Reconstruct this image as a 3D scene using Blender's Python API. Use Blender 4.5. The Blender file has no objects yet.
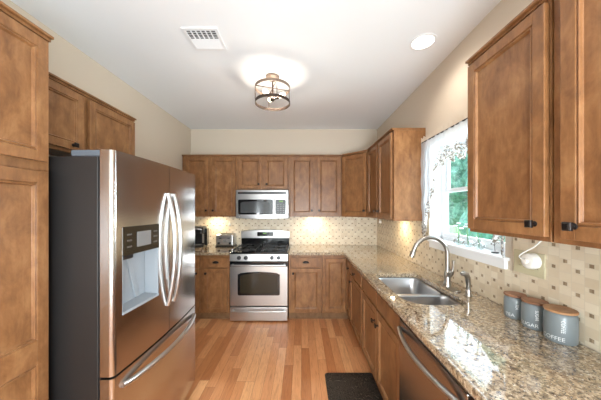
import bpy, bmesh, math, random
from mathutils import Vector, Matrix
random.seed(7)
SC = bpy.context.scene
PI = math.pi
# ------------------------------------------------------------------ camera, world, lights, exposure
EYE = 1.49
F = 245.0
cam_d = bpy.data.cameras.new('camera'); cam = bpy.data.objects.new('camera', cam_d)
SC.collection.objects.link(cam); SC.camera = cam
cam.location = (0, 0, EYE); cam.rotation_euler = (PI/2, 0, 0)
cam_d.sensor_width = 36; cam_d.lens = F/601*36
cam_d.shift_x = -0.9/601; cam_d.shift_y = 8.3/601
cam_d.clip_start = 0.05
YB = 3.87; XL = -1.747; XR = 1.199; CH = 2.738; YR = -2.8; TH = 0.16

world = bpy.data.worlds.new('world'); SC.world = world; world.use_nodes = True
wn = world.node_tree; wn.nodes.clear()
wo = wn.nodes.new('ShaderNodeOutputWorld'); wb = wn.nodes.new('ShaderNodeBackground')
wr = wn.nodes.new('ShaderNodeValToRGB'); wt = wn.nodes.new('ShaderNodeTexCoord'); ws = wn.nodes.new('ShaderNodeSeparateXYZ')
wn.links.new(wt.outputs['Generated'], ws.inputs[0]); wn.links.new(ws.outputs['Z'], wr.inputs[0])
wr.color_ramp.elements[0].color = (0.95, 0.98, 1, 1); wr.color_ramp.elements[1].color = (0.62, 0.80, 1, 1)
wn.links.new(wr.outputs[0], wb.inputs[0]); wb.inputs[1].default_value = 4.6
wn.links.new(wb.outputs[0], wo.inputs[0])

def lamp(kind, name, loc, energy, color=(1, 1, 1), rot=(0, 0, 0), size=None, size_y=None, radius=None, spread=None):
    d = bpy.data.lights.new(name, kind); o = bpy.data.objects.new(name, d); SC.collection.objects.link(o)
    o.location = loc; o.rotation_euler = rot; d.energy = energy; d.color = color
    if kind == 'AREA':
        d.size = size
        if size_y: d.shape = 'RECTANGLE'; d.size_y = size_y
        if spread: d.spread = spread
    if radius is not None: d.shadow_soft_size = radius
    return o
# daylight through the two glazed openings of the rear wall and through the sink window
lamp('AREA', 'daylight_rear', (-0.3, YR-0.25, 1.45), 10, (0.93, 0.96, 1.0), (PI/2, 0, 0), 2.6, 2.1)
lamp('AREA', 'daylight_sink_window', (XR+0.75, 1.87, 1.45), 62, (0.86, 0.94, 1.0), (0, math.radians(104), 0), 1.0, 0.95)
lamp('AREA', 'front_fill', (0.12, -0.25, 1.20), 6, (0.97, 0.98, 1.0), (math.radians(90), 0, 0), 0.5, 0.5, spread=math.radians(85))  # added fill lamp behind the camera, brightens the back of the kitchen
# added soft fill lamps aimed up at the ceiling, no fixtures of the room
lamp('AREA', 'ceiling_fill', (0.35, -1.0, 1.15), 97, (0.82, 0.93, 1.0), (math.radians(122), 0, math.radians(36)), 1.0, 1.0)
lamp('AREA', 'ceiling_fill_rear', (-0.25, -1.7, 1.6), 34, (0.82, 0.93, 1.0), (PI, 0, 0), 0.9, 0.9)  # second added ceiling fill, farther behind the camera
SC.view_settings.view_transform = 'Standard'; SC.view_settings.look = 'None'
SC.view_settings.gamma = 1; SC.view_settings.use_curve_mapping = False
SC.view_settings.exposure = 0.15

# ------------------------------------------------------------------ node helpers
class NT:
    def __init__(s, name):
        s.m = bpy.data.materials.new(name); s.m.use_nodes = True
        s.t = s.m.node_tree; s.b = s.t.nodes['Principled BSDF']
    def n(s, typ, **k):
        nd = s.t.nodes.new(typ)
        for a, v in k.items(): setattr(nd, a, v)
        return nd
    def put(s, sock, v):
        if isinstance(v, bpy.types.NodeSocket): s.t.links.new(v, sock)
        else: sock.default_value = v
    def ma(s, op, a, b=0.0, c=0.0):
        nd = s.n('ShaderNodeMath', operation=op)
        s.put(nd.inputs[0], a); s.put(nd.inputs[1], b); s.put(nd.inputs[2], c)
        return nd.outputs[0]
    def mix(s, f, a, b):
        nd = s.n('ShaderNodeMix', data_type='RGBA')
        s.put(nd.inputs[0], f); s.put(nd.inputs[6], a); s.put(nd.inputs[7], b)
        return nd.outputs[2]
    def ramp(s, f, stops):
        nd = s.n('ShaderNodeValToRGB'); cr = nd.color_ramp
        while len(cr.elements) < len(stops): cr.elements.new(0.5)
        for e, (p, c) in zip(cr.elements, stops): e.position = p; e.color = c if len(c) == 4 else (*c, 1)
        s.put(nd.inputs[0], f); return nd.outputs[0]
    def coord(s, scale=(1, 1, 1), kind='Object', rnd=0.0):
        tc = s.n('ShaderNodeTexCoord'); mp = s.n('ShaderNodeMapping')
        s.t.links.new(tc.outputs[kind], mp.inputs[0]); mp.inputs['Scale'].default_value = scale
        if rnd:
            oi = s.n('ShaderNodeObjectInfo'); cx = s.n('ShaderNodeCombineXYZ')
            r = s.ma('MULTIPLY', oi.outputs['Random'], rnd)
            for i in range(3): s.t.links.new(r, cx.inputs[i])
            s.t.links.new(cx.outputs[0], mp.inputs['Location'])
        return mp.outputs[0]
    def noise(s, vec, scale, detail=3, rough=0.55, dist=0.0):
        nd = s.n('ShaderNodeTexNoise'); s.put(nd.inputs['Vector'], vec)
        nd.inputs['Scale'].default_value = scale; nd.inputs['Detail'].default_value = detail
        nd.inputs['Roughness'].default_value = rough; nd.inputs['Distortion'].default_value = dist
        return nd.outputs['Fac']
    def vor(s, vec, scale, feature='F1', out='Distance'):
        nd = s.n('ShaderNodeTexVoronoi', feature=feature); s.put(nd.inputs['Vector'], vec)
        nd.inputs['Scale'].default_value = scale; return nd.outputs[out]
    def bump(s, h, strength=0.2, dist=0.002):
        nd = s.n('ShaderNodeBump'); s.put(nd.inputs['Height'], h)
        nd.inputs['Strength'].default_value = strength; nd.inputs['Distance'].default_value = dist
        s.t.links.new(nd.outputs[0], s.b.inputs['Normal'])
    def set(s, color=None, rough=None, metal=None, **k):
        if color is not None: s.put(s.b.inputs['Base Color'], (*color, 1) if isinstance(color, tuple) and len(color) == 3 else color)
        if rough is not None: s.put(s.b.inputs['Roughness'], rough)
        if metal is not None: s.b.inputs['Metallic'].default_value = metal
        for a, v in k.items(): s.put(s.b.inputs[a.replace('_', ' ')], v)
        return s.m

def plain(name, color, rough=0.5, metal=0.0, **k):
    return NT(name).set(color, rough, metal, **k)

def wood(name, dark, mid, light, rough=0.36):
    t = NT(name)
    v = t.coord((1, 1, 0.12), rnd=37.0); g = t.noise(v, 55, 4, 0.6, 0.4)
    v2 = t.coord((1, 1, 0.55), rnd=19.0); bl = t.noise(v2, 12, 6, 0.68, 0.4)
    f = t.ma('ADD', t.ma('MULTIPLY', g, 0.22), t.ma('MULTIPLY', bl, 0.78))
    c = t.ramp(f, [(0.31, dark), (0.5, mid), (0.69, light)])
    t.bump(g, 0.05)
    return t.set(c, rough, Specular_IOR_Level=0.35)
M = {}
M['maple'] = wood('maple', (0.128, 0.053, 0.020), (0.228, 0.102, 0.039), (0.335, 0.168, 0.070))
M['toe'] = wood('toe_kick_wood', (0.13, 0.062, 0.025), (0.20, 0.105, 0.047), (0.27, 0.150, 0.073), 0.5)

def mat_floor():
    t = NT('oak_planks'); tc = t.n('ShaderNodeTexCoord'); sp = t.n('ShaderNodeSeparateXYZ')
    t.t.links.new(tc.outputs['Object'], sp.inputs[0]); X, Y = sp.outputs[0], sp.outputs[1]
    W, L = 0.080, 0.95
    u = t.ma('DIVIDE', X, W); col = t.ma('FLOOR', u); fu = t.ma('FRACT', u)
    wn1 = t.n('ShaderNodeTexWhiteNoise', noise_dimensions='1D'); t.put(wn1.inputs['W'], col)
    v = t.ma('ADD', t.ma('DIVIDE', Y, L), t.ma('MULTIPLY', wn1.outputs['Value'], 7.3))
    row = t.ma('FLOOR', v); fv = t.ma('FRACT', v)
    cx = t.n('ShaderNodeCombineXYZ'); t.put(cx.inputs[0], col); t.put(cx.inputs[1], row)
    wn2 = t.n('ShaderNodeTexWhiteNoise', noise_dimensions='2D'); t.put(wn2.inputs['Vector'], cx.outputs[0])
    rnd = wn2.outputs['Value']
    base = t.ramp(rnd, [(0.0, (0.45, 0.172, 0.063)), (0.3, (0.56, 0.232, 0.092)), (0.65, (0.66, 0.305, 0.132)), (1.0, (0.74, 0.39, 0.18))])
    cm = t.n('ShaderNodeCombineXYZ'); t.put(cm.inputs[0], t.ma('ADD', t.ma('MULTIPLY', X, 1.0), t.ma('MULTIPLY', rnd, 31)))
    t.put(cm.inputs[1], t.ma('MULTIPLY', Y, 0.10)); t.put(cm.inputs[2], rnd)
    g = t.noise(cm.outputs[0], 60, 5, 0.65, 1.2)
    g2 = t.noise(cm.outputs[0], 16, 3, 0.6, 2.0)
    c = t.mix(t.ma('MULTIPLY', t.ramp(g, [(0.45, (0, 0, 0)), (0.75, (1, 1, 1))]), 0.45), base, (0.20, 0.070, 0.026, 1))
    c = t.mix(t.ramp(g2, [(0.70, (0, 0, 0)), (0.80, (0.75, 0.75, 0.75))]), c, (0.10, 0.035, 0.015, 1))
    eu = t.ma('MINIMUM', fu, t.ma('SUBTRACT', 1.0, fu)); ev = t.ma('MINIMUM', fv, t.ma('SUBTRACT', 1.0, fv))
    seam = t.ma('MAXIMUM', t.ma('LESS_THAN', eu, 0.014), t.ma('LESS_THAN', ev, 0.0012))
    c = t.mix(t.ma('MULTIPLY', seam, 0.6), c, (0.10, 0.035, 0.015, 1))
    t.bump(t.ma('SUBTRACT', 1.0, seam), 0.15, 0.001)
    return t.set(c, t.ma('ADD', 0.24, t.ma('MULTIPLY', g, 0.14)), 0, Specular_IOR_Level=0.35)
M['floor'] = mat_floor()

def mat_granite():
    t = NT('speckled_granite'); v = t.coord()
    big = t.noise(v, 9, 3, 0.6, 0.6); med = t.noise(v, 62, 4, 0.65, 0.3); fine = t.noise(v, 170, 3, 0.6)
    c = t.ramp(med, [(0.34, (0.07, 0.050, 0.036)), (0.44, (0.235, 0.180, 0.120)), (0.53, (0.38, 0.300, 0.205)), (0.66, (0.58, 0.49, 0.36))])
    c = t.mix(t.ma('MULTIPLY', t.ramp(big, [(0.42, (0, 0, 0)), (0.65, (1, 1, 1))]), 0.35), c, (0.48, 0.33, 0.17, 1))
    d1 = t.ramp(t.ma('ADD', t.ma('MULTIPLY', fine, 0.6), t.ma('MULTIPLY', t.noise(v, 78, 2, 0.5, 0.4), 0.4)), [(0.425, (1, 1, 1)), (0.455, (0, 0, 0))])
    c = t.mix(d1, c, (0.075, 0.055, 0.045, 1))
    d2 = t.ramp(t.noise(v, 120, 2, 0.5), [(0.66, (0, 0, 0)), (0.70, (1, 1, 1))])
    c = t.mix(t.ma('MULTIPLY', d2, 0.7), c, (0.80, 0.76, 0.68, 1))
    d3 = t.ramp(t.noise(v, 95, 2, 0.5, 1.0), [(0.32, (1, 1, 1)), (0.36, (0, 0, 0))])
    c = t.mix(t.ma('MULTIPLY', d3, 0.8), c, (0.16, 0.10, 0.06, 1))
    return t.set(c, 0.035, 0, Specular_IOR_Level=0.8, Coat_Weight=0.6, Coat_Roughness=0.02)
M['granite'] = mat_granite()

def mat_tile(axis):
    # 10 cm module: two 5 cm columns, a small dark stone in each, the columns out of step by a third
    t = NT('mosaic_tile_' + ('across' if axis == 0 else 'along')); tc = t.n('ShaderNodeTexCoord'); sp = t.n('ShaderNodeSeparateXYZ')
    t.t.links.new(tc.outputs['Object'], sp.inputs[0]); U, Z = sp.outputs[axis], sp.outputs[2]
    P = 0.1016
    u = t.ma('DIVIDE', t.ma('ADD', U, 10.16 - 1.0048), P/2); col = t.ma('FLOOR', t.ma('ADD', u, 0.5)); fu = t.ma('SUBTRACT', u, col)
    par = t.ma('MODULO', col, 2.0)
    z = t.ma('ADD', t.ma('DIVIDE', t.ma('SUBTRACT', Z, 1.251), P), t.ma('ADD', t.ma('MULTIPLY', par, 0.3333), 40.0))
    rz = t.ma('FLOOR', t.ma('ADD', z, 0.5)); fz = t.ma('SUBTRACT', z, rz)
    au = t.ma('ABSOLUTE', fu); az = t.ma('ABSOLUTE', fz)
    dot = t.ma('MULTIPLY', t.ma('LESS_THAN', au, 0.17), t.ma('LESS_THAN', az, 0.078))
    # which stone: left / right halves beside the dot, or the two large ones
    band = t.ma('LESS_THAN', az, 0.10)
    sub = t.ma('ADD', t.ma('MULTIPLY', band, t.ma('ADD', 3.0, t.ma('SIGN', fu))), t.ma('MULTIPLY', t.ma('SUBTRACT', 1.0, band), t.ma('SIGN', fz)))
    cx = t.n('ShaderNodeCombineXYZ'); t.put(cx.inputs[0], col); t.put(cx.inputs[1], rz); t.put(cx.inputs[2], sub)
    w = t.n('ShaderNodeTexWhiteNoise', noise_dimensions='3D'); t.put(w.inputs['Vector'], cx.outputs[0])
    v = t.coord(); ns = t.noise(v, 40, 4, 0.6)
    f = t.ma('ADD', t.ma('MULTIPLY', w.outputs['Value'], 0.75), t.ma('MULTIPLY', ns, 0.3))
    c = t.ramp(f, [(0.0, (0.58, 0.47, 0.33)), (0.45, (0.68, 0.58, 0.43)), (1.0, (0.76, 0.68, 0.54))])
    g1 = t.ma('GREATER_THAN', au, 0.47)
    g2 = t.ma('LESS_THAN', t.ma('ABSOLUTE', t.ma('SUBTRACT', az, 0.105)), 0.012)
    g3 = t.ma('GREATER_THAN', az, 0.487)
    g4 = t.ma('MULTIPLY', t.ma('LESS_THAN', t.ma('ABSOLUTE', t.ma('SUBTRACT', au, 0.22)), 0.025), band)
    gr = t.ma('MAXIMUM', t.ma('MAXIMUM', g1, g2), t.ma('MAXIMUM', g3, g4))
    c = t.mix(t.ma('MULTIPLY', gr, 0.55), c, (0.60, 0.53, 0.42, 1))
    dc = t.mix(w.outputs['Value'], (0.21, 0.145, 0.085, 1), (0.36, 0.27, 0.17, 1))
    c = t.mix(dot, c, dc)
    t.bump(t.ma('SUBTRACT', 1.0, gr), 0.25, 0.001)
    return t.set(c, 0.42, 0)
M['tile_x'] = mat_tile(0); M['tile_y'] = mat_tile(1)

def mat_paint(name, c1, rough=0.7):
    t = NT(name); v = t.coord(); n = t.noise(v, 180, 3); t.bump(n, 0.04, 0.001)
    return t.set(c1, rough, 0)
M['wall'] = mat_paint('beige_wall_paint', (0.60, 0.515, 0.415))
M['ceiling'] = mat_paint('white_ceiling_paint', (0.84, 0.86, 0.88))
M['white'] = plain('white_paint', (0.82, 0.83, 0.84), 0.35)
M['vinyl'] = plain('white_vinyl', (0.80, 0.83, 0.86), 0.3)

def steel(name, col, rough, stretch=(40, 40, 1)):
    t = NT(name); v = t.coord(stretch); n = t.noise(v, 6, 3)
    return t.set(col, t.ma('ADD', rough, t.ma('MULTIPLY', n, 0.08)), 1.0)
M['steel'] = steel('brushed_steel', (0.60, 0.585, 0.57), 0.27, (1, 1, 40))
M['steel_v'] = steel('fridge_steel', (0.60, 0.59, 0.585), 0.16)
M['steel_m'] = steel('microwave_steel', (0.37, 0.36, 0.355), 0.28, (1, 1, 40))
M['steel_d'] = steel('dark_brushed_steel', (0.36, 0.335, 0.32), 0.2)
M['bar'] = plain('handle_steel', (0.60, 0.60, 0.60), 0.30, 1.0)
M['nickel'] = plain('brushed_nickel', (0.40, 0.38, 0.35), 0.28, 1.0)
M['sink'] = steel('sink_steel', (0.47, 0.47, 0.48), 0.26)
M['black'] = plain('black_plastic', (0.012, 0.012, 0.013), 0.3)
M['gloss'] = plain('black_gloss', (0.008, 0.008, 0.009), 0.06, 0, Coat_Weight=0.5)
M['iron'] = plain('cast_iron', (0.018, 0.017, 0.017), 0.5)
M['knob'] = plain('oil_rubbed_bronze', (0.018, 0.014, 0.013), 0.3, 0.6)
M['case'] = plain('dark_grey_case', (0.018, 0.016, 0.0155), 0.42, 0.0)
M['hinge'] = plain('slate_plastic', (0.085, 0.10, 0.12), 0.5)
M['recess'] = plain('silver_plastic', (0.26, 0.285, 0.31), 0.4, 0.0)
M['panelbr'] = plain('bronze_glass', (0.030, 0.022, 0.014), 0.12, 0.3)
M['lcd'] = plain('grey_display', (0.16, 0.16, 0.16), 0.2)
M['print'] = plain('pale_print', (0.07, 0.06, 0.05), 0.5)
M['bronze'] = plain('aged_bronze', (0.06, 0.038, 0.027), 0.45, 0.5)
M['weathered'] = plain('weathered_finish', (0.20, 0.145, 0.11), 0.5, 0.3)
M['green'] = plain('green_digits', (0.02, 0.05, 0.01), 0.4, 0, Emission_Color=(0.35, 0.8, 0.1, 1), Emission_Strength=0.35)
M['glow'] = plain('lamp_glow', (1, 1, 1), 0.4, 0, Emission_Color=(1.0, 0.93, 0.82, 1), Emission_Strength=6.0)
M['bulb'] = plain('bulb_glow', (1, 1, 1), 0.4, 0, Emission_Color=(1.0, 0.83, 0.62, 1), Emission_Strength=5.0)
M['ceramic'] = plain('slate_blue_ceramic', (0.165, 0.19, 0.20), 0.32)
M['lid'] = wood('lid_wood', (0.23, 0.105, 0.045), (0.36, 0.185, 0.085), (0.47, 0.27, 0.14), 0.45)
M['lid_dark'] = wood('dark_lid_wood', (0.15, 0.060, 0.030), (0.23, 0.105, 0.055), (0.30, 0.155, 0.085), 0.45)
M['letter'] = plain('white_lettering', (0.70, 0.72, 0.72), 0.5)
M['plate'] = plain('almond_plate', (0.55, 0.50, 0.33), 0.4)
M['outwhite'] = plain('white_plastic', (0.80, 0.78, 0.73), 0.35)
M['petal'] = plain('white_petal', (0.75, 0.82, 0.92), 0.6)
M['blue_petal'] = plain('blue_petal', (0.15, 0.30, 0.65), 0.6)
M['stem'] = plain('green_stem', (0.08, 0.22, 0.06), 0.6)
M['slot'] = plain('vent_shadow', (0.10, 0.10, 0.10), 0.8)

def mat_glass():
    t = NT('window_glass'); nt = t.t
    tr = t.n('ShaderNodeBsdfTransparent'); gl = t.n('ShaderNodeBsdfGlossy'); mx = t.n('ShaderNodeMixShader')
    tr.inputs[0].default_value = (0.96, 0.985, 0.98, 1); gl.inputs['Roughness'].default_value = 0.02
    mx.inputs[0].default_value = 0.06
    nt.links.new(tr.outputs[0], mx.inputs[1]); nt.links.new(gl.outputs[0], mx.inputs[2])
    nt.links.new(mx.outputs[0], nt.nodes['Material Output'].inputs[0]); return t.m
M['pane'] = mat_glass()
def mat_clear():
    t = NT('clear_glass'); nt = t.t
    gl = t.n('ShaderNodeBsdfGlossy'); tr = t.n('ShaderNodeBsdfTransparent'); mx = t.n('ShaderNodeMixShader')
    lw = t.n('ShaderNodeLayerWeight'); lw.inputs[0].default_value = 0.35
    tr.inputs[0].default_value = (0.88, 0.93, 0.93, 1); gl.inputs['Roughness'].default_value = 0.03
    nt.links.new(lw.outputs['Facing'], mx.inputs[0]); nt.links.new(tr.outputs[0], mx.inputs[1]); nt.links.new(gl.outputs[0], mx.inputs[2])
    nt.links.new(mx.outputs[0], nt.nodes['Material Output'].inputs[0]); return t.m
M['clear'] = mat_clear()
def mat_sheer(name, lace):
    t = NT(name); nt = t.t; v = t.coord()
    tr = t.n('ShaderNodeBsdfTransparent'); tl = t.n('ShaderNodeBsdfTranslucent'); df = t.n('ShaderNodeBsdfDiffuse')
    m1 = t.n('ShaderNodeMixShader'); m2 = t.n('ShaderNodeMixShader'); m1.inputs[0].default_value = 0.45
    tl.inputs[0].default_value = (0.92, 0.95, 1.0, 1)
    if lace:
        d = t.vor(v, 42, 'DISTANCE_TO_EDGE'); n = t.noise(v, 70, 3)
        c = t.ramp(n, [(0.44, (0.16, 0.12, 0.09)), (0.54, (0.62, 0.60, 0.57))])
        nt.links.new(c, df.inputs[0]); nt.links.new(c, tl.inputs[0])
        f = t.ma('ADD', t.ma('MULTIPLY', t.ma('LESS_THAN', d, 0.20), 0.60), 0.35); t.put(m2.inputs[0], f)
    else:
        df.inputs[0].default_value = (0.72, 0.75, 0.80, 1); tl.inputs[0].default_value = (0.55, 0.60, 0.68, 1)
        lo = t.noise(v, 300, 2); t.put(m2.inputs[0], t.ma('ADD', t.ma('MULTIPLY', lo, 0.25), 0.42))
    nt.links.new(df.outputs[0], m1.inputs[1]); nt.links.new(tl.outputs[0], m1.inputs[2])
    nt.links.new(tr.outputs[0], m2.inputs[1]); nt.links.new(m1.outputs[0], m2.inputs[2])
    nt.links.new(m2.outputs[0], nt.nodes['Material Output'].inputs[0]); return t.m
M['cream_lace'] = plain('cream_lace', (0.62, 0.54, 0.44), 0.9)
M['sheer'] = mat_sheer('sheer_cloth', False); M['lace'] = mat_sheer('lace_cloth', True)
def mat_rug():
    t = NT('dark_scroll_rubber'); v = t.coord()
    d = t.noise(v, 7, 1, 0.5, 2.0); f = t.ma('FRACT', t.ma('MULTIPLY', d, 14.0))
    l = t.ramp(f, [(0.40, (0, 0, 0)), (0.5, (1, 1, 1)), (0.60, (0, 0, 0))])
    c = t.mix(l, (0.014, 0.011, 0.009, 1), (0.17, 0.13, 0.095, 1)); t.bump(l, 0.6, 0.003)
    return t.set(c, 0.42, 0)
M['rug'] = mat_rug()
def mat_foliage():
    t = NT('foliage'); v = t.coord(); n = t.noise(v, 5, 6, 0.7)
    return t.set(t.ramp(n, [(0.35, (0.025, 0.10, 0.07)), (0.5, (0.06, 0.20, 0.14)), (0.65, (0.16, 0.36, 0.28))]), 0.8, 0)
M['foliage'] = mat_foliage()
M['grass'] = NT('lawn').set((0.14, 0.30, 0.10), 0.9)
M['bark'] = plain('bark', (0.10, 0.07, 0.05), 0.9)

# ------------------------------------------------------------------ mesh helpers
class G:
    def __init__(s): s.bm = bmesh.new()
    def box(s, x0, x1, y0, y1, z0, z1):
        v = [s.bm.verts.new((x, y, z)) for z in (z0, z1) for y in (y0, y1) for x in (x0, x1)]
        for f in ((0, 2, 3, 1), (4, 5, 7, 6), (0, 1, 5, 4), (2, 6, 7, 3), (0, 4, 6, 2), (1, 3, 7, 5)):
            s.bm.faces.new([v[i] for i in f])
        return s
    def rings(s, rs, cap0=True, cap1=True, closed=True):
        V = [[s.bm.verts.new(p) for p in r] for r in rs]; n = len(V[0])
        for a, b in zip(V, V[1:]):
            for i in range(n if closed else n-1):
                j = (i+1) % n; s.bm.faces.new((a[i], a[j], b[j], b[i]))
        if cap0: s.bm.faces.new(V[0][::-1])
        if cap1: s.bm.faces.new(V[-1])
        return s
    def lathe(s, prof, c=(0, 0, 0), axis='z', n=24, sx=1.0, sy=1.0, caps=True):
        rs = []
        for r, h in prof:
            ring = []
            for i in range(n):
                a = 2*PI*i/n; p = (r*math.cos(a)*sx, r*math.sin(a)*sy, h)
                if axis == 'y': p = (p[0], -h, p[1])      # h grows towards -y (out of a front face)
                if axis == 'x': p = (-h, p[1], p[0])
                ring.append((c[0]+p[0], c[1]+p[1], c[2]+p[2]))
            rs.append(ring)
        return s.rings(rs, caps, caps)
    def tube(s, pts, r, n=12, caps=True):
        pts = [Vector(p) for p in pts]; rs = []
        up = None
        for i, p in enumerate(pts):
            d = (pts[min(i+1, len(pts)-1)] - pts[max(i-1, 0)]).normalized()
            if up is None:
                up = Vector((0, 0, 1)) if abs(d.z) < 0.9 else Vector((1, 0, 0))
            a = d.cross(up).normalized(); b = a.cross(d).normalized(); up = b
            rr = r[i] if isinstance(r, (list, tuple)) else r
            rs.append([tuple(p + a*rr*math.cos(2*PI*k/n) + b*rr*math.sin(2*PI*k/n)) for k in range(n)])
        return s.rings(rs, caps, caps)
    def prism(s, poly, a, b, axis='z'):
        def P(u, v, w): return (u, v, w) if axis == 'z' else ((u, w, v) if axis == 'y' else (w, u, v))
        return s.rings([[P(u, v, a) for u, v in poly], [P(u, v, b) for u, v in poly]])
    def build(s, name, m, parent=None, loc=(0, 0, 0), rot=(0, 0, 0), bevel=0, smooth=False, seg=2, angle=35):
        bmesh.ops.recalc_face_normals(s.bm, faces=s.bm.faces[:])
        me = bpy.data.meshes.new(name); s.bm.to_mesh(me); s.bm.free()
        for k in (m if isinstance(m, list) else [m]): me.materials.append(M[k] if isinstance(k, str) else k)
        o = bpy.data.objects.new(name, me); SC.collection.objects.link(o)
        o.location = loc; o.rotation_euler = rot
        if parent: o.parent = parent
        if bevel:
            bv = o.modifiers.new('bevel', 'BEVEL'); bv.width = bevel; bv.segments = seg; bv.limit_method = 'ANGLE'; bv.angle_limit = math.radians(40)
        if smooth:
            for p in me.polygons: p.use_smooth = True
            try: me.set_sharp_from_angle(angle=math.radians(angle))
            except Exception: pass
        return o
def thing(name, label, cat, loc=(0, 0, 0), rz=0, group=None):
    o = bpy.data.objects.new(name, None); SC.collection.objects.link(o); o.empty_display_size = 0.1
    o.location = loc; o.rotation_euler = (0, 0, rz); return tag(o, label, cat, group)
def tag(o, label, cat, group=None):
    o['label'] = label; o['category'] = cat
    if group: o['group'] = group
    return o
def struct(name, g, m, **k):
    o = g.build(name, m, **k); o['kind'] = 'structure'; return o
def arc(c, r, a0, a1, n, plane='xz'):
    out = []
    for i in range(n+1):
        a = math.radians(a0+(a1-a0)*i/n); u, v = r*math.cos(a), r*math.sin(a)
        out.append((c[0]+u, c[1], c[2]+v) if plane == 'xz' else (c[0]+u, c[1]+v, c[2]))
    return out
def rrect(x0, x1, y0, y1, r, n=6):
    if not isinstance(r, (list, tuple)): r = [r]*4
    out = []
    for (cx, cy, sx, sy, a0), rr in zip(((x1, y1, -1, -1, 0), (x0, y1, 1, -1, 90), (x0, y0, 1, 1, 180), (x1, y0, -1, 1, 270)), r):
        for i in range(n+1):
            a = math.radians(a0+90*i/n); out.append((cx+sx*rr+rr*math.cos(a), cy+sy*rr+rr*math.sin(a)))
    return out

# ------------------------------------------------------------------ room shell
struct('floor', G().box(XL-TH, XR+TH, YR-TH, YB+TH, -0.05, 0), 'floor')
struct('ceiling', G().box(XL-TH, XR+TH, YR-TH, YB+TH, CH, CH+0.1), 'ceiling')
struct('wall_back', G().box(XL-TH, XR+TH, YB, YB+TH, 0, CH), 'wall')
struct('wall_left', G().box(XL-TH, XL, YR, YB, 0, CH), 'wall')
WY0, WY1, WZ0, WZ1 = 1.44, 2.285, 1.185, 2.07
struct('wall_right', G().box(XR, XR+TH, YR, WY0, 0, CH).box(XR, XR+TH, WY1, YB, 0, CH)
       .box(XR, XR+TH, WY0, WY1, 0, WZ0).box(XR, XR+TH, WY0, WY1, WZ1, CH), 'wall')
RX0, RX1, RZ1 = -1.45, 0.95, 2.25
struct('wall_rear', G().box(XL-TH, RX0, YR-TH, YR, 0, CH).box(RX1, XR+TH, YR-TH, YR, 0, CH).box(RX0, RX1, YR-TH, YR, RZ1, CH), 'wall')
g = G()
for x0, x1 in ((RX0, RX0+.06), (-.28, -.22), (RX1-.06, RX1)): g.box(x0, x1, YR-.10, YR-.03, 0.03, RZ1)
g.box(RX0, RX1, YR-.10, YR-.03, 0, .07).box(RX0, RX1, YR-.10, YR-.03, RZ1-.06, RZ1)
d1 = struct('door_1', g, 'vinyl')
G().box(RX0+.06, -.28, YR-.07, YR-.06, .07, RZ1-.06).box(-.22, RX1-.06, YR-.07, YR-.06, .07, RZ1-.06).build('glass_pane', 'pane', d1)
struct('baseboard_left', G().box(XL, XL+.014, YR, 0.575, 0, .10), 'white', bevel=.003)
struct('baseboard_rear', G().box(XL+.014, RX0, YR, YR+.014, 0, .10).box(RX1, XR-.014, YR, YR+.014, 0, .10), 'white', bevel=.003)

# tiled backsplash (part of the walls)
CT = 0.914
struct('trim_1', G().box(XL, XR-.008, YB-.008, YB, CT, 1.40), 'tile_x')['label'] = 'mosaic tile backsplash on back wall'
o = struct('trim_2', G().box(XR-.008, XR, 1.38, YB, CT, 1.135).box(XR-.008, XR, 2.285, YB, 1.135, 1.40).box(XR-.008, XR, -0.6, 1.38, CT, 1.40), 'tile_y')
o['label'] = 'mosaic tile backsplash on window wall'

# sink window
w = struct('window_1', G().box(XR+.10, XR+.155, WY0, WY0+.035, 1.206, WZ1).box(XR+.10, XR+.155, WY1-.035, WY1, 1.206, WZ1)
           .box(XR+.10, XR+.155, WY0, WY1, WZ1-.035, WZ1).box(XR+.10, XR+.155, WY0, WY1, 1.206, 1.236), 'vinyl', bevel=.003)
G().box(XR+.001, XR+.10, WY1-.004, WY1, 1.206, WZ1).box(XR+.001, XR+.10, WY0, WY0+.004, 1.206, WZ1).box(XR+.001, XR+.10, WY0+.004, WY1-.004, WZ1-.004, WZ1).build('reveal', 'white', w)
def sash(z0, z1, x0, x1):
    y0, y1 = WY0+.036, WY1-.036; f = .032
    s = G().box(x0, x1, y0, y0+f, z0, z1).box(x0, x1, y1-f, y1, z0, z1).box(x0, x1, y0+f, y1-f, z0, z0+f).box(x0, x1, y0+f, y1-f, z1-f, z1)
    so = s.build('sash', 'vinyl', w, bevel=.003)
    G().box((x0+x1)/2-.003, (x0+x1)/2+.003, y0+f, y1-f, z0+f, z1-f).build('glass_pane', 'pane', so)
sash(1.238, 1.662, XR+.095, XR+.125); sash(1.632, WZ1-.036, XR+.127, XR+.152)
G().box(XR-.035, XR+.11, 1.41, 2.27, WZ0, 1.206).build('window_sill', 'white', w, bevel=.005)
G().box(XR-.022, XR, 1.42, 2.26, 1.135, WZ0).build('apron', 'white', w, bevel=.003)

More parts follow.
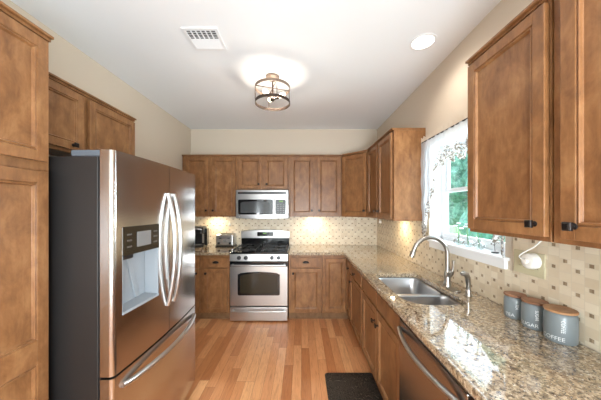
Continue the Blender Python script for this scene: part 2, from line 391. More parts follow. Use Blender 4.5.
# garden outside the sink window
struct('ground', G().box(XR+TH, 40, -25, 30, -0.35, -0.30), 'grass')
def tree(x, y, s, label):
    t = thing('garden_tree', label, 'tree', (x, y, -0.3), 0, None)
    G().tube([(0, 0, 0), (0.05*s, 0, 1.2*s), (0, .1, 2.2*s)], [.16*s, .12*s, .08*s]).build('trunk', 'bark', t, smooth=True)
    bm = bmesh.new(); rnd = random.Random(int(x*10+y))
    for k in range(16):
        a, h, r = rnd.uniform(0, 2*PI), rnd.uniform(1.0, 3.6), rnd.uniform(.55, .95)
        m = Matrix.Translation((math.cos(a)*rnd.uniform(.1, 1.1)*s, math.sin(a)*rnd.uniform(.1, 1.1)*s, h*s))
        r0 = bmesh.ops.create_icosphere(bm, subdivisions=3, radius=r*s, matrix=m)
        for v in r0['verts']: v.co += Vector((rnd.uniform(-1, 1), rnd.uniform(-1, 1), rnd.uniform(-1, 1)))*.09*s
    gg = G(); gg.bm = bm; gg.build('crown', 'foliage', t)
tree(5.2, 5.6, 1.0, 'bushy green tree outside the sink window, nearest the glass')
tree(7.6, 11.2, 1.3, 'larger green tree outside, farther off to the left of the sink window')
tree(8.6, 7.2, 1.2, 'green tree outside behind the nearest one')

# ------------------------------------------------------------------ cabinetry
def panel_door(w, h, openings, t=0.02, stile=0.046, rail=None):
    """front faces -y at y=-t, back at y=0, origin lower left. openings: list of (z0,z1)"""
    g = G(); x0, x1 = stile, w-stile; rec = .012
    g.box(0, stile, -t, 0, 0, h).box(w-stile, w, -t, 0, 0, h)
    zs = [0] + [z for op in openings for z in op] + [h]
    for a, b in zip(zs[::2], zs[1::2]): g.box(x0, x1, -t, 0, a, b)
    for a, b in openings:
        def R(i, y): return [(x0+i, y, a+i), (x1-i, y, a+i), (x1-i, y, b-i), (x0+i, y, b-i)]
        g.rings([R(0, -t), R(.0015, -t+.005), R(.005, -t+.005), R(.0065, -t+.001), R(.010, -t+.001), R(.014, -t+rec), R(.02, -t+rec)], False, True)
    return g
def knob(parent, x, y, z, rz=0):
    g = G().lathe([(.011, 0), (.011, .003), (.005, .005), (.005, .016), (.009, .020)], (0, 0, 0), 'y', 16)
    g.rings([[(-.014, -.019, -.014), (.014, -.019, -.014), (.014, -.019, .014), (-.014, -.019, .014)],
             [(-.014, -.027, -.014), (.014, -.027, -.014), (.014, -.027, .014), (-.014, -.027, .014)],
             [(-.009, -.031, -.009), (.009, -.031, -.009), (.009, -.031, .009), (-.009, -.031, .009)]])
    return g.build('knob', 'knob', parent, (x, y, z), (0, 0, rz), bevel=.002)
def cup_pull(parent, x, y, z):
    g = G(); n = 12; rs = []
    for j in range(6):
        b = PI/2*j/5
        rs.append([(.042*math.cos(PI*i/n)*(1), -.022*math.sin(b)*math.sin(PI*i/n)-.002, -.004+.020*math.cos(b)*math.sin(PI*i/n)+.0) for i in range(n+1)])
    g.rings(rs, False, False, False)
    o = g.build('cup_pull', 'knob', parent, (x, y, z), smooth=True); o.scale = (1, 1.1, 1.45)
    s = o.modifiers.new('solid', 'SOLIDIFY'); s.thickness = .003
    return o
def cabinet(name, label, x0, x1, z0, z1, depth, loc, rz, doors=(), drawers=(), crown=False, toe=False, light=False, cat='cabinet', side_over=0):
    """local: back on y=0, front frame at y=-depth, x along the wall. doors: (x0,x1,z0,z1,knob(x,z) or None[, openings])"""
    t = thing(name, label, cat, loc, rz)
    g = G(); b0 = z0
    if toe:
        g.box(x0, x1, -depth, -.02, z0+.11, z1)
        G().box(x0, x1, -depth+.075, -.03, 0, z0+.11).build('toe_kick', 'toe', t)
    else:
        g.box(x0, x1, -depth+.02, 0, z0+.022, z1).box(x0, x1, -depth, -depth+.02, z0, z1)
        g.box(x0, x0+.015, -depth+.02, 0, z0, z0+.022).box(x1-.015, x1, -depth+.02, 0, z0, z0+.022)
    g.build('body', 'maple', t, bevel=.0015)
    for d in doors:
        w_, h_ = d[1]-d[0], d[3]-d[2]
        ops = d[5] if len(d) > 5 else [(.046, h_-.046)]
        do = panel_door(w_, h_, ops).build('door', 'maple', t, (d[0], -depth-.003, d[2]), bevel=.002)
        if d[4]: knob(do, d[4][0]-d[0], -.02, d[4][1]-d[2])
    for d in drawers:
        do = G().box(0, d[1]-d[0], -.02, 0, 0, d[3]-d[2]).build('drawer', 'maple', t, (d[0], -depth-.003, d[2]), bevel=.005, seg=3)
        if d[4] == 'cup': cup_pull(do, (d[1]-d[0])/2, -.02, (d[3]-d[2])/2)
        elif d[4]: knob(do, d[4][0]-d[0], -.02, d[4][1]-d[2])
    if crown:
        G().box(x0, x1, -depth-.012, 0, z1, z1+.012).box(x0, x1, -depth-.026, 0, z1+.012, z1+.024).build('crown', 'maple', t, bevel=.002)
    if light:
        G().box((x0+x1)/2-.2, (x0+x1)/2+.2, -depth*.62, -depth*.35, z0+.004, z0+.022).build('light_bar', 'outwhite', t)
    return t
U0, U1 = 1.368, 2.244; UD0, UD1 = 1.387, 2.230
RB, RR, RL = 0, -PI/2, PI/2
def X(px, y): return (px-301.4)*y/F
YU = YB-.315
# wall cabinets, back wall (local x = world x)
for nm, lb, a, b, ds in (
    ('wall_cabinet', 'tall two-door maple wall cabinet at the left corner above the toaster', 181.75, 236.8, ((185.5, 208.6, 206.3), (212.3, 235.4, 213.2))),
    ('wall_cabinet', 'tall two-door maple wall cabinet right of the microwave', 289.0, 341.6, ((290.6, 313.3, 311.6), (317.3, 340.2, 319.2)))):
    cabinet(nm, lb, X(a, YU), X(b, YU), U0, U1, .295, (0, YB, 0), RB,
            [(X(p, YU), X(q, YU), UD0, UD1, (X(k, YU), 1.458)) for p, q, k in ds], crown=True, light=True)
cabinet('wall_cabinet', 'short two-door maple wall cabinet directly above the microwave', X(236.95, YU), X(288.85, YU), 1.757, U1, .295, (0, YB, 0), RB,
        [(X(238.7, YU), X(261.6, YU), 1.772, UD1, (X(258.9, YU), 1.84)), (X(264.4, YU), X(287.3, YU), 1.772, UD1, (X(266.9, YU), 1.84))], crown=True)
# diagonal corner wall cabinet
t = thing('corner_wall_cabinet', 'single-door diagonal maple wall cabinet in the back right corner', 'cabinet', (XR, YB, 0))
e = .612
poly = [(0, 0), (-e, 0), (-e, -.300), (-.300, -e), (0, -e)]
G().prism(poly, U0, U1).build('body', 'maple', t, bevel=.0015)
def off(d): return [(0, 0), (-e, 0), (-e, -.300-d*.41), (-.300-d*.41, -e), (0, -e)]
po = [(0, 0), (-e+.001, 0), (-e+.001, -.300-.045), (-.300-.045, -e+.001), (0, -e+.001)]
G().prism(po, U1, U1+.024).build('crown', 'maple', t, bevel=.002)
fl = .312*math.sqrt(2); dw = fl-.055
mx, my = -(e+.300)/2, -(e+.300)/2
ux, uy = math.cos(-PI/4), math.sin(-PI/4)
do = panel_door(dw, UD1-UD0, [(.046, UD1-UD0-.046)]).build('door', 'maple', t, (mx-ux*dw/2-.001, my-uy*dw/2-.001, UD0), (0, 0, -PI/4), bevel=.002)
knob(do, dw-.03, -.02, 1.458-UD0)
# right wall cabinets: local x = -(world y) -> use loc (XR, 0) and local x = -y
def RW(name, label, y1, y0, z0, z1, depth, ds=(), dr=(), **k):
    return cabinet(name, label, -y1, -y0, z0, z1, depth, (XR, 0, 0), RR,
                   [(-a, -b, p, q, (-kn[0], kn[1]) if kn else None) for a, b, p, q, kn in ds],
                   [(-a, -b, p, q, (-kn[0], kn[1]) if isinstance(kn, tuple) else kn) for a, b, p, q, kn in dr], **k)
RW('wall_cabinet', 'two-door maple wall cabinet on the window wall, its pale side panel facing the window', 3.255, 2.365, U0, U1, .305,
   [(3.225, 2.835, UD0, UD1, (2.87, 1.458)), (2.785, 2.395, UD0, UD1, (2.75, 1.458))], crown=True, light=True)
RW('wall_cabinet', 'large maple wall cabinet nearest the camera beside the curtain, one wide door', 1.300, 0.877, U0, U1, .305,
   [(1.285, .880, UD0, UD1, (.915, 1.432))], crown=True)
RW('wall_cabinet', 'maple wall cabinet cut off by the right edge of the picture', 0.868, 0.240, U0, U1, .305,
   [(.826, .545, UD0, UD1, (.782, 1.432)), (.535, .26, UD0, UD1, (.30, 1.432))], crown=True)
# left wall cabinets: local x = world y
cabinet('pantry_cabinet', 'tall maple pantry cabinet beside the refrigerator, running floor to wall top', .58, 1.127, 0, 2.252, .581, (XL+.004, 0, 0), RL,
        [(.600, 1.105, .13, 1.652, None, [(.046, .685), (.790, 1.47)]), (.600, 1.105, 1.697, 2.238, None)], crown=True, toe=True)
cabinet('wall_cabinet', 'two-door maple wall cabinet above the refrigerator', 1.130, 2.135, 1.84, U1, .285, (XL, 0, 0), RL,
        [(1.150, 1.625, 1.86, UD1, (1.545, 1.888)), (1.668, 2.120, 1.86, UD1, (1.73, 1.888))], crown=True)
# base cabinets
BD = .640; YF = YB-BD-.02
B1 = .876
def bx(px): return X(px, YF)
cabinet('base_cabinet', 'maple base cabinet left of the range under the toaster', XL+.01, -.948, 0, B1, BD, (0, YB, 0), RB,
        [(bx(176), bx(199.6), .13, .700, (bx(196.6), .64)), (bx(203.3), bx(226.9), .13, .700, (bx(205.9), .64))],
        [(bx(176), bx(199.6), .717, .840, 'cup'), (bx(203.3), bx(228), .717, .840, 'cup')], toe=True)
cabinet('base_cabinet', 'single-drawer maple base cabinet just right of the range', -.168, .275, 0, B1, BD, (0, YB, 0), RB,
        [(bx(291), bx(320.7), .13, .700, (bx(293.2), .64))], [(bx(291), bx(320.7), .717, .840, 'cup')], toe=True)
# lazy-susan corner base cabinet
XF = .602
t = thing('corner_base_cabinet', 'maple corner base cabinet with two tall narrow door leaves meeting in the corner', 'cabinet', (XR, YB, 0))
cx, cy = XF-XR, -BD
poly = [(-.001, -.02), (-.922, -.02), (-.922, cy), (cx, cy), (cx, -.925), (-.001, -.925)]
G().prism(poly, .11, B1).build('body', 'maple', t, bevel=.0015)
poly = [(-.001, -.03), (-.922, -.03), (-.922, cy+.075), (cx+.075, cy+.075), (cx+.075, -.925), (-.001, -.925)]
G().prism(poly, 0, .11).build('toe_kick', 'toe', t)
lw = XF-.022-bx(325.4)
panel_door(lw, .70, [(.05, .65)], stile=.045).build('door', 'maple', t, (bx(325.4)-XR, cy-.0005, .13), bevel=.002)
rl = .925-BD-.04
do = panel_door(rl, .70, [(.05, .65)], stile=.045).build('door', 'maple', t, (cx-.0005, cy-.022, .13), (0, 0, RR), bevel=.002)
knob(do, rl-.03, -.02, .755-.13)
RW('base_cabinet', 'maple base cabinet with one drawer over one door, between corner and sink', 2.943, 2.362, 0, B1, XR-XF,
   [(2.925, 2.375, .13, .700, (2.83, .64))], [(2.925, 2.375, .717, .840, (2.65, .778))], toe=True)
# sink base: open box so the bowls hang free inside it
t = thing('sink_base_cabinet', 'maple base cabinet under the sink with two doors and false drawer fronts', 'cabinet', (XR, 0, 0), RR)
a, b, dp = -2.360, -1.442, XR-XF
G().box(a, a+.016, -dp, -.02, .11, B1).box(b-.016, b, -dp, -.02, .11, B1).box(a+.016, b-.016, -dp, -.02, .11, .128)\
   .box(a+.016, b-.016, -dp, -dp+.02, .69, B1).box(a+.016, b-.016, -dp, -dp+.02, .128, .15).box(-1.915, -1.887, -dp, -dp+.02, .15, .69)\
   .build('body', 'maple', t, bevel=.0015)
G().box(a, b, -dp+.075, -.03, 0, .11).build('toe_kick', 'toe', t)
for p, q, k in ((-2.345, -1.905, -1.945), (-1.896, -1.456, -1.855)):
    do = panel_door(q-p, .57, [(.046, .524)]).build('door', 'maple', t, (p, -dp-.0005, .13), bevel=.002); knob(do, k-p, -.02, .60-.13)
    G().box(0, q-p, -.02, 0, 0, .123).build('false_drawer', 'maple', t, (p, -dp-.0005, .717), bevel=.005, seg=3)
RW('base_cabinet', 'maple base cabinet past the dishwasher under the near end of the counter', .838, -.3, 0, B1, XR-XF,
   [(.82, .28, .13, .700, (.33, .64)), (.27, -.28, .13, .70, (.22, .64))], [(.82, .28, .717, .840, (.55, .778)), (.27, -.28, .717, .840, (0, .778))], toe=True)

# ------------------------------------------------------------------ counters and sink
CB = .877; EX = .552; EY = 3.19
struct_c = G().box(XL+.001, -.944, EY, YB-.009, CB, CT).build('countertop', 'granite', bevel=.006)
tag(struct_c, 'short speckled granite countertop left of the range holding the toaster', 'countertop')
# sink outlines (world x, y)
far_b = rrect(.650, 1.020, 1.765, 2.165, [.07, .07, .05, .05])
near_b = rrect(.640, 1.020, 1.462, 1.725, [.05, .05, .15, .07])
hole = rrect(.640, 1.020, 1.462, 2.165, [.07, .07, .15, .07], 8)
bm = bmesh.new()
outer = [(-.170, YB-.009), (-.170, EY), (EX-.0, EY), (EX, -.32), (XR-.009, -.32), (XR-.009, YB-.009)]
def loop(pts, z):
    vs = [bm.verts.new((x, y, z)) for x, y in pts]; return [bm.edges.new((vs[i], vs[(i+1) % len(vs)])) for i in range(len(vs))]
es = loop(outer, CT) + loop(hole, CT)
bmesh.ops.triangle_fill(bm, use_beauty=True, use_dissolve=False, edges=es)
r = bmesh.ops.extrude_face_region(bm, geom=bm.faces[:])
for v in r['geom']:
    if isinstance(v, bmesh.types.BMVert): v.co.z = CB
gg = G(); gg.bm = bm
tag(gg.build('countertop', 'granite', bevel=.006), 'L-shaped speckled granite countertop wrapping the corner and holding the sink', 'countertop')
t = thing('double_sink', 'undermount stainless steel double bowl sink set in the granite below the window', 'sink', (0, 0, CB))
def shrink(pts, d):
    cx = sum(p[0] for p in pts)/len(pts); cy = sum(p[1] for p in pts)/len(pts)
    hx = max(p[0] for p in pts)-cx; hy = max(p[1] for p in pts)-cy
    return [(cx+(x-cx)*(1-d/hx), cy+(y-cy)*(1-d/hy)) for x, y in pts]
for nm, ol in (('far_bowl', far_b), ('near_bowl', near_b)):
    rs = [[(x, y, z) for x, y in shrink(ol, d)] for d, z in ((-.006, -.0015), (0, -.004), (.004, -.02), (.010, -.15), (.022, -.178), (.05, -.190), (.13, -.193))]
    o = G().rings(rs, False, True).build('bowl', 'sink', t, smooth=True, angle=60); s = o.modifiers.new('s', 'SOLIDIFY'); s.thickness = .0015; s.offset = 1
    cxx = sum(p[0] for p in ol)/len(ol); cyy = sum(p[1] for p in ol)/len(ol)
    G().lathe([(.0, -.1925), (.042, -.1925), (.042, -.188), (.036, -.188), (.03, -.1915), (0, -.1915)], (cxx, cyy, 0), 'z', 24, caps=False).build('drain', 'bar', o, smooth=True)
G().box(.642, 1.026, 1.722, 1.768, -.03, -.0035).build('divider', 'sink', t, bevel=.008, seg=3)
# faucet
fx, fy = 1.072, 1.80
t = thing('faucet', 'brushed nickel gooseneck faucet arching over the double sink', 'faucet', (fx, fy, CT))
G().prism(rrect(-.030, .030, -.13, .13, .029), 0.0005, .007).build('deck_plate', 'nickel', t, bevel=.002)
G().lathe([(.030, .007), (.028, .02), (.022, .05), (.024, .085), (.020, .10), (.015, .125)], n=24).build('faucet_body', 'nickel', t, smooth=True)
pts = [(0, 0, .10), (0, 0, .17), (0, 0, .235)] + arc((-.124, 0, .238), .124, 0, 160, 18)
lx, lz = pts[-1][0], pts[-1][2]
G().tube(pts + [(lx-.010, 0, lz-.028)], .0145, 16).build('spout', 'nickel', t, smooth=True)
G().tube([(lx-.008, 0, lz-.022), (lx-.013, 0, lz-.036), (lx-.022, 0, lz-.062)], [.0165, .019, .019], 16).build('spout_tip', 'nickel', t, smooth=True)
G().tube([(0, 0, .075), (.012, -.022, .105), (.016, -.032, .125)], [.023, .021, .016], 14).tube([(.016, -.032, .118), (.019, -.036, .148), (.021, -.040, .20)], [.010, .008, .0095], 12).build('lever', 'nickel', t, smooth=True)
t = thing('side_sprayer', 'brushed nickel side sprayer standing right of the faucet', 'sprayer', (1.105, 1.622, CT))
G().lathe([(.026, 0.0005), (.024, .008), (.018, .012), (.017, .035), (.0145, .04)], n=20).build('base', 'nickel', t, smooth=True)
G().tube([(0, 0, .035), (0, 0, .08), (-.003, 0, .115), (-.014, 0, .138), (-.032, 0, .145), (-.046, 0, .140)], [.0125, .015, .017, .018, .017, .014], 16).build('spray_head', 'nickel', t, smooth=True)

# ------------------------------------------------------------------ refrigerator (front faces +x): local x = world y, local -y = world +x
FYC = 1.6075
fr = thing('refrigerator', 'stainless steel french-door refrigerator with bottom freezer and dark grey side', 'refrigerator', (XL+.02, FYC, 0), RL)
HW = .4525; D0 = .765; D1 = .838
G().box(-HW+.004, HW-.004, -D0, 0, .03, 1.737).build('case', 'case', fr, bevel=.004)
G().box(-HW+.02, HW-.02, -D0-.03, -D0+.06, 0, .055).build('base_grille', 'black', fr)
for sx in (-1, 1):
    a, b = sorted((sx*(HW-.003), sx*(HW-.09)))
    G().box(a, b, -D0-.030, -D0+.13, 1.7375, 1.768).build('hinge_cover', 'hinge', fr, bevel=.006)
def fdepth(x):
    d = D1 + .022*(1-(x/HW)**2); e_ = HW-abs(x); r_ = .02
    if e_ < r_: d -= r_-math.sqrt(max(0, r_*r_-(r_-e_)**2))
    return d
def fdoor(x0, x1, z0, z1, hole=None):
    xs = sorted(set(round(q, 5) for q in [x0, x1] + [x0+(x1-x0)*i/20 for i in range(21)] + [s*(HW-k) for s in (-1, 1) for k in (.001, .003, .006, .01, .015, .02) if x0 < s*(HW-k) < x1] + (list(hole[:2]) if hole else [])))
    zs = sorted(set([z0, z1] + (list(hole[2:]) if hole else [])))
    g = G(); V = {}
    def v(x, y, z):
        k = (round(x, 5), round(y, 5), round(z, 5))
        if k not in V: V[k] = g.bm.verts.new((x, y, z))
        return V[k]
    for i in range(len(xs)-1):
        for j in range(len(zs)-1):
            xa, xb, za, zb = xs[i], xs[i+1], zs[j], zs[j+1]
            if hole and xa >= hole[0]-1e-4 and xb <= hole[1]+1e-4 and za >= hole[2]-1e-6 and zb <= hole[3]+1e-6: continue
            g.bm.faces.new((v(xa, -fdepth(xa), za), v(xb, -fdepth(xb), za), v(xb, -fdepth(xb), zb), v(xa, -fdepth(xa), zb)))
    be = [e for e in g.bm.edges if len(e.link_faces) == 1]
    back = -D0-.012
    for e in be:
        a, b = e.verts
        ga, gb = v(a.co.x, back, a.co.z), v(b.co.x, back, b.co.z)
        try: g.bm.faces.new((a, b, gb, ga))
        except ValueError: pass
    return g
DX0, DX1, DZ0, DZ1 = 1.209-FYC, 1.491-FYC, .960, 1.393
fd = fdoor(-HW, -.002, .692, 1.767, (DX0, DX1, DZ0, DZ1)).build('door', 'steel_v', fr, smooth=True)
fd2 = fdoor(.002, HW, .692, 1.767).build('door', 'steel_v', fr, smooth=True)
fz = fdoor(-HW, HW, .065, .680).build('freezer_drawer', 'steel_v', fr, smooth=True)
G().box(-HW+.01, HW-.01, -D0-.008, -D0, .10, 1.75).build('gasket', 'black', fr)
yb_ = -D0-.013
g = G(); di = -fdepth(DX0)+.0
g.box(DX0+.001, DX1-.001, yb_-.001, yb_+.004, DZ0, DZ1)
g.box(DX0+.0005, DX0+.006, -fdepth(DX0), yb_, DZ0+.001, DZ1-.14).box(DX1-.006, DX1-.0005, -fdepth(DX1)+.002, yb_, DZ0+.001, DZ1-.14)
g.rings([[(DX0+.001, -fdepth(DX0)-.003, DZ0+.001), (DX1-.001, -fdepth(DX1)-.003, DZ0+.001), (DX1-.001, yb_, DZ0+.001), (DX0+.001, yb_, DZ0+.001)],
         [(DX0+.001, -fdepth(DX0)-.003, DZ0+.014), (DX1-.001, -fdepth(DX1)-.003, DZ0+.014), (DX1-.001, yb_, DZ0+.022), (DX0+.001, yb_, DZ0+.022)]])
dis = g.build('dispenser', 'recess', fd, bevel=.001)
dxc = (DX0+DX1)/2
g = G(); y1_, y2_ = -fdepth(DX0)-.004, -fdepth(DX1)-.004
g.rings([[(DX0, y1_, 1.252), (DX1, y2_, 1.252), (DX1, yb_, 1.252), (DX0, yb_, 1.252)], [(DX0, y1_, DZ1+.004), (DX1, y2_, DZ1+.004), (DX1, yb_, DZ1+.004), (DX0, yb_, DZ1+.004)]])
pan = g.build('control_panel', 'panelbr', fd, bevel=.002)
ang = math.atan2(y2_-y1_, DX1-DX0)
def onpan(u0, u1, z0, z1, m, nm):
    G().box(u0, u1, -.0015, .0005, z0, z1).build(nm, m, pan, (DX0, y1_, 0), (0, 0, ang))
onpan(.095, .205, 1.285, 1.365, 'lcd', 'display')
for u in (.025, .228):
    for z in (1.290, 1.322, 1.352): onpan(u, u+.032, z, z+.008, 'print', 'button')
G().box(dxc-.11, dxc-.02, yb_-.04, yb_-.002, 1.222, 1.252).build('nozzle', 'black', dis, bevel=.006)
G().rings([[(dxc-.035, yb_-.001, 1.24), (dxc-.005, yb_-.001, 1.24), (dxc-.005, yb_-.006, 1.24), (dxc-.035, yb_-.006, 1.24)],
           [(dxc+.035, yb_-.001, .99), (dxc+.065, yb_-.001, .99), (dxc+.065, yb_-.014, .99), (dxc+.035, yb_-.014, .99)]]).build('paddle', 'recess', dis, bevel=.002)
for xh, dd in ((1.583-FYC, fd), (1.658-FYC, fd2)):
    y0 = -fdepth(xh); pts = []
    for i in range(25):
        s_ = i/24; z = .865+(1.585-.865)*s_; pts.append((xh, y0-.004-.046*math.sin(PI*s_)**.75, z))
    G().tube(pts, .0125, 12).build('handle', 'bar', dd, smooth=True)
pts = []
for i in range(29):
    s_ = i/28; x_ = -.400+.80*s_; pts.append((x_, -fdepth(x_)-.004-.048*math.sin(PI*s_)**.7, .618))
G().tube(pts, .0135, 12).build('handle', 'bar', fz, smooth=True)

# ------------------------------------------------------------------ range
RC = -.557; rw = .381
rg = thing('gas_range', 'stainless steel freestanding gas range with four burners and oven window', 'range', (RC, YB-.012, 0))
FR = 3.20-(YB-.012)      # local y of door plane
G().box(-rw, rw, FR+.045, -.012, .02, .888).build('side_panel', 'black', rg, bevel=.002)
g = G().box(-rw+.03, rw-.03, FR+.06, -.03, 0, .02); g.build('base', 'black', rg)
G().box(-rw, rw, FR+.02, -.075, .890, .912).build('cooktop', 'gloss', rg, bevel=.006)
G().rings([[(-rw, FR+.044, .80), (rw, FR+.044, .80), (rw, FR-.004, .80), (-rw, FR-.004, .80)],
           [(-rw, FR+.044, .889), (rw, FR+.044, .889), (rw, FR+.012, .889), (-rw, FR+.012, .889)]]).build('control_panel', 'steel', rg, bevel=.003)
for px in (239.0, 245.8, 271.9, 278.7):
    xk = X(px, 3.2)-RC
    G().lathe([(.027, -.006), (.026, .010), (.019, .014), (.017, .030), (0.001, .031)], (0, 0, 0), 'y', 24).box(-.004, .004, -.036, -.02, -.018, .018).build('control_knob', 'black', rg, (xk, FR+.002, .842), (math.radians(-9), 0, 0), smooth=True)
od = G().box(-rw+.003, rw-.003, FR, FR+.043, .213, .790).build('oven_door', 'steel', rg, bevel=.005)
def arched(x0, x1, z0, z1, rise, n=14, r=.02):
    p = rrect(x0, x1, z0, z1, r, 3); top = []
    out = [q for q in p if q[1] < (z0+z1)/2]
    # walk: bottom left.. bottom right then arch back
    bl = sorted([q for q in out if q[0] < 0], key=lambda q: q[0]); br = sorted([q for q in out if q[0] >= 0], key=lambda q: q[0])
    arch = []
    for i in range(n+1):
        s_ = i/n; x = x1+(x0-x1)*s_; arch.append((x, z1-rise*(2*s_-1)**2 - (.012 if i in (0, n) else 0)))
    return bl+br+arch
G().prism(arched(-.275, .275, .352, .662, .025), FR-.003, FR-.0003, 'y').build('oven_window', 'gloss', od)
G().prism(arched(-.245, .245, .377, .637, .022), FR-.0038, FR-.0032, 'y').build('glass_pane', plain('oven_glass', (0.035, 0.028, 0.018), 0.05), od)
G().box(-rw+.003, rw-.003, FR-.003, FR+.02, .728, .790).build('vent_strip', 'gloss', od)
def bar_handle(parent, z, xa, out, r=.012, bow=.006):
    g = G(); pts = []
    for i in range(21):
        s_ = i/20; pts.append((-xa+2*xa*s_, FR-out-bow*math.sin(PI*s_), z))
    g.tube(pts, r, 12)
    for s_ in (-1, 1): g.tube([(s_*(xa-.02), FR, z), (s_*(xa-.02), FR-out, z)], r*1.1, 10)
    return g.build('handle', 'bar', parent, smooth=True)
bar_handle(od, .752, .355, .038)
dr = G().box(-rw+.003, rw-.003, FR, FR+.043, .018, .196).build('storage_drawer', 'steel', rg, bevel=.005)
bar_handle(dr, .152, .355, .03, .011)
n = 16; top = [(rw-.006-2*(rw-.006)*i/n, 1.160-.022*(2*i/n-1)**2) for i in range(n+1)]
bgd = G().prism([(-rw+.006, 1.028), (rw-.006, 1.028)]+top, -.075, -.006, 'y').build('backguard', 'steel', rg, bevel=.006)
G().box(-rw+.014, rw-.014, -.070, -.014, .889, 1.0275).build('rear_vent', 'gloss', rg)
G().prism(rrect(-.125, .125, 1.060, 1.125, .012), -.079, -.0755, 'y').build('display', 'gloss', bgd)
G().box(-.035, .02, -.0800, -.0792, 1.098, 1.113).build('clock_digits', 'green', bgd)
for i, (bx_, by_) in enumerate(((-.20, -.24), (.20, -.24), (-.20, -.50), (.20, -.50))):
    b_ = G().lathe([(.055, .912), (.055, .918), (.036, .922), (.036, .932), (.001, .934)], (bx_, by_, 0), 'z', 24).build('burner', 'iron' , rg, smooth=True)
for sx in (-1, 1):
    g = G(); xa, xb = sorted((sx*.045, sx*.35)); z0, z1 = .936, .946
    for x_ in (xa, xb-.010): g.box(x_, x_+.010, -.62, -.10, z0, z1)
    for y_ in (-.62, -.37, -.11): g.box(xa, xb, y_, y_+.010, z0, z1)
    for y_ in (-.50, -.24):
        g.box(xa, xa+.10, y_-.005, y_+.005, z0, z1).box(xb-.10, xb, y_-.005, y_+.005, z0, z1)
        xc = (xa+xb)/2; g.box(xc-.005, xc+.005, y_+.03, y_+.12, z0, z1).box(xc-.005, xc+.005, y_-.12, y_-.03, z0, z1)
    for x_ in (xa, xb-.012):
        for y_ in (-.62, -.37, -.112): g.box(x_, x_+.012, y_, y_+.012, .9121, z0)
    g.build('grate', 'iron', rg, bevel=.002)

# ------------------------------------------------------------------ microwave
mw = thing('microwave', 'stainless steel over-the-range microwave mounted between wall cabinets', 'microwave', (-.557, YB, 0))
hw = .3725; MF = -.395
G().box(-hw, hw, MF+.03, -.008, 1.345, 1.752).build('case', 'black', mw, bevel=.003)
def bowfront(x0, x1, z0, z1, y, th, dz=.016, n=16):
    g = G(); P = [(x0, z1), ] ; bot = [(x0+(x1-x0)*i/n, z0 - dz*(1-(2*(x0+(x1-x0)*i/n)/(2*hw))**2)) for i in range(n+1)]
    return g.prism(bot+[(x1, z1), (x0, z1)], y, y+th, 'y')
bowfront(-hw, hw, 1.352, 1.750, MF, .029).build('front_panel', 'steel_m', mw, bevel=.004)
G().box(-.345, .340, MF-.002, MF+.01, 1.692, 1.722).build('vent_grille', 'black', mw)
mo = G().prism(rrect(-.340, .150, 1.402, 1.615, .02), MF-.006, MF-.0005, 'y').build('microwave_door', 'gloss', mw, bevel=.002)
G().prism(arched(-.305, .115, 1.425, 1.588, .012, r=.01), MF-.0068, MF-.0062, 'y').build('window', plain('microwave_mesh', (0.06, 0.063, 0.066), 0.12), mo)
cp = G().prism(rrect(.190, .335, 1.406, 1.612, .012), MF-.005, MF-.0005, 'y').build('control_panel', 'gloss', mw, bevel=.001)
G().box(.240, .295, MF-.0058, MF-.0052, 1.580, 1.597).build('display', 'green', cp)
for i in range(3):
    for j in range(5):
        G().box(.212+i*.040, .236+i*.040, MF-.0058, MF-.0052, 1.425+j*.027, 1.437+j*.027).build('button', 'lcd', cp)
G().tube([(.168, MF-.001, 1.385), (.168, MF-.030, 1.395), (.168, MF-.036, 1.50), (.168, MF-.030, 1.61), (.168, MF-.001, 1.622)], .009, 12).build('handle', 'bar', mo, smooth=True)
G().lathe([(.010, 0), (.010, .002), (.001, .0025)], (-.322, MF, 1.372), 'y', 20).build('badge', 'bar', mw)

# ------------------------------------------------------------------ dishwasher (local x = -world y)
dwt = thing('dishwasher', 'stainless steel dishwasher with curved bar handle beside the sink cabinet', 'dishwasher', (XR, 0, 0), RR)
a, b, dp = -1.438, -.842, XR-.600
G().box(a+.003, b-.003, -dp, -.03, .02, .868).build('tub', 'case', dwt)
G().box(a+.01, b-.01, -dp+.05, -dp+.09, 0, .115).build('toe_kick', 'black', dwt)
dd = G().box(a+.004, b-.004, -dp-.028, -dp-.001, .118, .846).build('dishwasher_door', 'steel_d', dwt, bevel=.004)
G().box(a+.004, b-.004, -dp-.026, -dp-.001, .848, .868).build('control_strip', 'gloss', dwt, bevel=.002)
pts = []
for i in range(25):
    s_ = i/24; pts.append((a+.012+(b-a-.024)*s_, -dp-.030-.046*math.sin(PI*s_)**.8, .795))
G().tube(pts, .011, 12).build('handle', 'bar', dd, smooth=True)

# ------------------------------------------------------------------ ceiling fixtures
lt = thing('ceiling_lamp', 'open two-ring bronze drum ceiling light with glowing bulbs', 'ceiling light', (-.272, 2.319, CH))
G().lathe([(.064, 0), (.064, -.022), (.05, -.030), (.012, -.032)], n=28).build('canopy', 'weathered', lt, smooth=True)
G().tube([(0, 0, -.03), (0, 0, -.215)], .008, 10).build('rod', 'bronze', lt, smooth=True)
R = .165
def ring(z0, z1, ro, ri, m, nm):
    n = 48; rs = []
    for r_, z in ((ro, z0), (ro, z1), (ri, z1), (ri, z0), (ro, z0)): rs.append([(r_*math.cos(2*PI*i/n), r_*math.sin(2*PI*i/n), z) for i in range(n)])
    return G().rings(rs, False, False).build(nm, m, lt, smooth=True)
ring(-.124, -.098, R, R-.005, 'weathered', 'upper_ring'); ring(-.262, -.236, R, R-.005, 'bronze', 'lower_ring')
for k in range(4):
    an = math.radians(20+90*k); x_, y_ = (R-.001)*math.cos(an), (R-.001)*math.sin(an)
    G().tube([(x_, y_, -.125), (x_, y_, -.238)], .004, 8).build('post', 'bronze', lt, smooth=True)
g = G()
